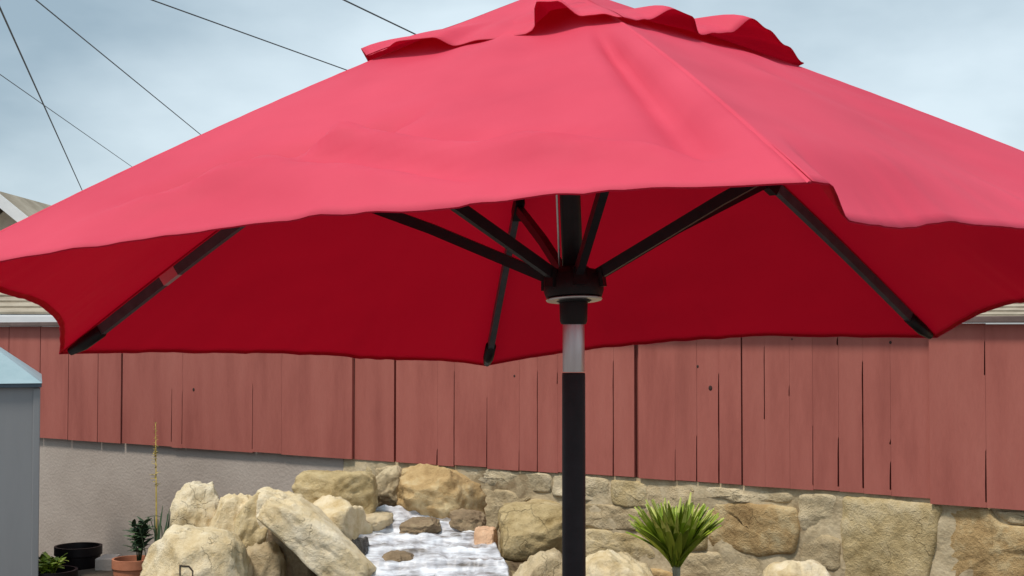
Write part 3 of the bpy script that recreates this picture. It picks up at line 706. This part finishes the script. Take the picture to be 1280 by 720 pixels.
# ------------------------------------------------------------------ the umbrella
def cloth(name, vs, fs, parent):
    """canvas with a lit-toned outer face, an inner face with shade painted into its red and a real thickness"""
    a_, b_, c_ = vs[fs[len(fs) // 2][0]], vs[fs[len(fs) // 2][1]], vs[fs[len(fs) // 2][2]]
    if (b_ - a_).cross(c_ - a_).z < 0: fs = [tuple(reversed(f)) for f in fs]
    o = mesh(name, vs, fs, M['fabric'], parent, True); o.data.materials.append(M['shaded_cloth'])
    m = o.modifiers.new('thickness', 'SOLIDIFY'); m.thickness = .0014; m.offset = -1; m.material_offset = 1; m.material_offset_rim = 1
    return o

UX, UY, UZ = .119, 2.629, EYE + .0909
TX, TY, ROT, RIM, HH, SF, R = .1003, -.0337, 3.827, -.0503, .6488, .505, 1.2
um = tag(empty('market_umbrella', (UX, UY, 0)), 'red market umbrella with dark pole, tilted a little to the fence', 'umbrella')
ax = Vector((TY, TX, 1)).normalized(); uu = Vector((1, 0, 0)) - ax * ax.x; uu.normalize(); vv = ax.cross(uu)
hub = Vector((0, 0, UZ)); cen = hub + ax * RIM; apex = cen + ax * HH
tips = [cen + (uu * math.cos(ROT + i * math.pi / 3) + vv * math.sin(ROT + i * math.pi / 3)) * R for i in range(6)]   # L F R BR B BL
BOW = .022
def rib_pt(i, r): return apex + (tips[i] - apex) * r + ax * BOW * 4 * r * (1 - r)
drop_FR = [(0, 0), (.026, .002), (.056, .040), (.12, .036), (.3, .014), (.55, 0), (1, 0)]
SAG = [.062, .030, .055, .052, .034, .058]
def panel(i):
    a, b = tips[i], tips[(i + 1) % 6]; nT, nR = (160 if i == 1 else 72), 44; vs, fs = [], []
    nrm = ((a - apex).cross(b - apex)).normalized()
    if nrm.z < 0: nrm = -nrm
    r0 = .20
    for j in range(nR + 1):
        for k in range(nT + 1):
            t = k / nT; q = j / nR; hump = 4 * t * (1 - t)
            rr = r0 + ((1.012 - SAG[i] * hump)  - r0) * q
            p = apex + ((a - apex) * (1 - t) + (b - apex) * t) * rr + ax * BOW * 4 * rr * (1 - rr)
            # cloth hangs a touch slack between ribs
            p -= nrm * .016 * hump * (rr ** 1.3)
            # soft folds: radial pulls near the ribs, slack ripples along the hem
            g = hump ** .8
            seed = Vector((i * 7.3, 0, 0))
            f_ = noise.noise(Vector((t * 3.0 + rr * 2.2, rr * 4.0 - t * 1.5, i * 5.1))) * .015
            f_ += noise.noise(Vector((t * 5 + rr * 7, rr * 10 - t * 5, i * 3.3 + 9))) * .004
            f_ += noise.noise(Vector((t * 26, rr * 2.2, i * 2.7))) * .005 * sstep(.7, 1, rr)
            f_ += noise.noise(Vector((t * 70, rr * 3, i * 2.7))) * .0014 * sstep(.9, 1, rr)
            p += nrm * f_ * g
            if i == 0:      # slack folds running across the lower part of the front panel
                wob = noise.noise(Vector((t * 5, rr * 4, 4.4))) * .008
                def crease(r_at, slope, t0, ta, tb, wd, amp):      # a pulled crease along rr = r_at + slope (t - t0)
                    return math.exp(-((rr - r_at - slope * (t - t0) + wob) / wd) ** 2) * sstep(ta - .05, ta + .06, t) * (1 - sstep(tb - .08, tb + .05, t)) * amp
                f2 = crease(.78, .30, .50, .36, .80, .026, .020) + crease(.85, .30, .44, .30, .66, .024, .018) + crease(.86, .5, .78, .66, .95, .022, .015) + crease(.84, .35, .30, .2, .5, .026, .014)
                f2 -= crease(.735, .30, .50, .36, .80, .026, .015) + crease(.81, .30, .44, .30, .66, .022, .012)
                f3 = crease(.81, -.52, .18, .14, .48, .030, -.028) + crease(.87, -.52, .18, .14, .46, .030, .016)
                f4 = math.exp(-((t - .93 + (1 - rr) * .04 + wob * .5) / .030) ** 2) * sstep(.36, .52, rr) * (1 - sstep(.86, 1, rr)) * -.026
                p += nrm * (f2 + f3 + f4)
            if i == 1:
                p += Vector((0, 0, -1)) * interp(drop_FR, t) * sstep(.84, 1.0, q)
                p += nrm * sstep(.85, 1, q) * .006 * math.exp(-((t - .05) / .04) ** 2)
            vs.append(p)
    for j in range(nR):
        for k in range(nT):
            c = j * (nT + 1) + k; fs.append((c, c + nT + 1, c + nT + 2, c + 1))
    o = cloth('canopy_panel', vs, fs, um)
    # narrow double-stitched hem along the lower edge
    edge = vs[nR * (nT + 1):]; inn = vs[(nR - 1) * (nT + 1):nR * (nT + 1)]
    hv, hf = [], []
    for e_, n_ in zip(edge, inn):
        d_ = (n_ - e_).normalized(); hv += [e_ - nrm * .0020, e_ - nrm * .0024 + d_ * .012]
    for k in range(len(edge) - 1): c = k * 2; hf.append((c, c + 1, c + 3, c + 2))
    mesh('hem', hv, hf, M['shaded_cloth'], o, True)
for i in range(6): panel(i)
# vent cap over the opening at the top, its edge rippled open
LIFT = {0: [(0, .010), (.05, .016), (.12, .030), (.25, .030), (.33, .012), (.42, .017), (.52, .012), (.62, .013), (.66, .018), (.69, .064), (.77, .058), (.86, .024), (.93, .022), (1, .010)],
        1: [(0, .010), (.06, .012), (.12, .020), (.25, .050), (.36, .046), (.44, .022), (.52, .034), (.60, .040), (.68, .070), (.78, .058), (.9, .036), (1, .010)]}
for i in range(2, 6): LIFT[i] = [(0, .010)] + [(.1 + .1 * k, rnd.uniform(.004, .045)) for k in range(9)] + [(1, .010)]
LIFT[5][-1] = (1, .012); LIFT[2][0] = (0, .010)
RC = .386
for i in range(6):
    a, b = tips[i], tips[(i + 1) % 6]; nT, nR = 72, 22; vs, fs = [], []
    nrm = ((a - apex).cross(b - apex)).normalized()
    if nrm.z < 0: nrm = -nrm
    for j in range(nR + 1):
        for k in range(nT + 1):
            t = k / nT; q = j / nR; hump = 4 * t * (1 - t)
            rr = RC * q * (1 - .05 * hump * q)
            p = apex + ax * .006 + ((a - apex) * (1 - t) + (b - apex) * t) * rr + ax * BOW * 4 * rr * (1 - rr)
            lf = interp(LIFT[i], t)
            p -= nrm * .012 * hump * (q ** 1.5)
            p += nrm * (lf * (sstep(.45, 1, q) ** 1.3) - .006 * q + noise.noise(Vector((t * 4, q * 3, i * 3.3))) * .006 * q * hump)
            vs.append(p)
    for j in range(nR):
        for k in range(nT):
            c = j * (nT + 1) + k; fs.append((c, c + nT + 1, c + nT + 2, c + 1))
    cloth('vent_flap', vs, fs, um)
# folded seam sewn over each rib line
for i in range(6):
    side = (tips[i] - apex).cross(ax).normalized(); vs, fs = [], []
    for k in range(41):
        r = RC * .97 + (1.010 - RC * .97) * k / 40; p = rib_pt(i, r) + ax * (.0001 + .0002 * math.sin(k * 2.1))
        vs += [p - side * .0045 - ax * .0022, p - side * .002, p + side * .002, p + side * .0045 - ax * .0022]
    for k in range(40):
        for q in range(3): c = k * 4 + q; fs.append((c, c + 1, c + 5, c + 4))
    mesh('seam', vs, fs, M['fabric'], um, True)
# ribs, struts
crown = apex - ax * .045
for i in range(6):
    nrm = ((tips[i] - apex).cross(ax).cross(tips[i] - apex)).normalized()
    if nrm.z < 0: nrm = -nrm
    pts = [crown + (rib_pt(i, .02) - apex) * 1.0] + [rib_pt(i, k / 10) - nrm * .021 for k in range(1, 10)] + [rib_pt(i, .96) - nrm * .020]
    if i == 1: pts = pts[:-1]
    rb = tube('rib', pts, .01, M['rib'], um, flat=(.016, .022))
    d_ = (rib_pt(i, 1) - rib_pt(i, .9)).normalized()
    if i != 1: tube('end_pocket', [rib_pt(i, .925) - nrm * .022, rib_pt(i, .965) - nrm * .019, rib_pt(i, .992) - nrm * .014], [.015, .015, .009], M['plastic'], rb, seg=10)
    rj = rib_pt(i, SF) - nrm * .030
    tube('joint', [rib_pt(i, SF - .025) - nrm * .027, rib_pt(i, SF + .025) - nrm * .027], .01, M['plastic'], rb, flat=(.022, .030))
    if i == 5:
        tube('splice', [rib_pt(i, .76) - nrm * .021, rib_pt(i, .79) - nrm * .021], .01, M['silver'], rb, flat=(.0165, .0225))
    out_ = (tips[i] - cen).normalized()
    tube('strut', [hub + ax * .012 + out_ * .040, rj.lerp(hub, .5) + Vector((0, 0, .004)), rj], .01, M['metal'], um, flat=(.015, .021))
AX = ax.to_track_quat('Z', 'Y')
def along(o, z): o.rotation_mode = 'QUATERNION'; o.rotation_quaternion = AX; o.location = hub + ax * z
h_ = lathe('hub', [(0, .034), (.030, .034), (.034, .030), (.050, .026), (.057, .018), (.058, -.012), (.054, -.024), (.034, -.028), (.030, -.034), (0, -.034)], M['plastic'], um)
along(h_, 0)
rg = lathe('hub_ring', [(.0345, -.0285), (.053, -.0265), (.0548, -.0285), (.053, -.031), (.0345, -.031)], M['silver'], um); along(rg, 0)
for i in range(6):     # slots that hold the strut ends
    out_ = (tips[i] - cen).normalized()
    tube('strut_clip', [hub + ax * .008 + out_ * .034, hub + ax * .010 + out_ * .062], .01, M['plastic'], um, flat=(.024, .034))
cl = lathe('collar', [(0, 0), (.0265, 0), (.0275, -.004), (.0265, -.040), (.024, -.046), (0, -.046)], M['plastic'], um, seg=28); cl.location = hub + Vector((0, 0, -.030))
cr_ = lathe('crown', [(0, .03), (.028, .028), (.045, .02), (.048, -.012), (.03, -.022), (0, -.022)], M['plastic'], um); cr_.rotation_mode = 'QUATERNION'; cr_.rotation_quaternion = AX; cr_.location = crown
tube('upper_pole', [hub, apex - ax * .03], .0205, M['metal'], um, seg=28)
tube('pulley_cord', [hub + ax * .03 + Vector((-.026, -.012, 0)), crown + Vector((-.026, -.012, -.02))], .0022, M['silver'], um, seg=6)
zs0, zs1 = UZ - .168, UZ - .074
sv = lathe('tilt_sleeve', [(0, zs1), (.0205, zs1), (.0212, zs1 - .004), (.0212, zs0 + .003), (.0205, zs0), (0, zs0)], M['silver'], um, seg=28)
lathe('pole', [(0, zs0 - .002), (.0218, zs0 - .002), (.0225, zs0 - .006), (.0235, .06), (0, .06)], M['metal'], um, seg=28)
fn = lathe('finial', [(0, .07), (.012, .066), (.019, .052), (.017, .034), (.010, .022), (.022, .014), (.024, 0), (0, 0)], M['plastic'], um, seg=20)
fn.rotation_mode = 'QUATERNION'; fn.rotation_quaternion = AX; fn.location = apex + ax * .010
lathe('base', [(0, .30), (.027, .30), (.027, .085), (.06, .075), (.20, .055), (.235, .035), (.24, .002), (0, .002)], M['plastic'], um, seg=40)
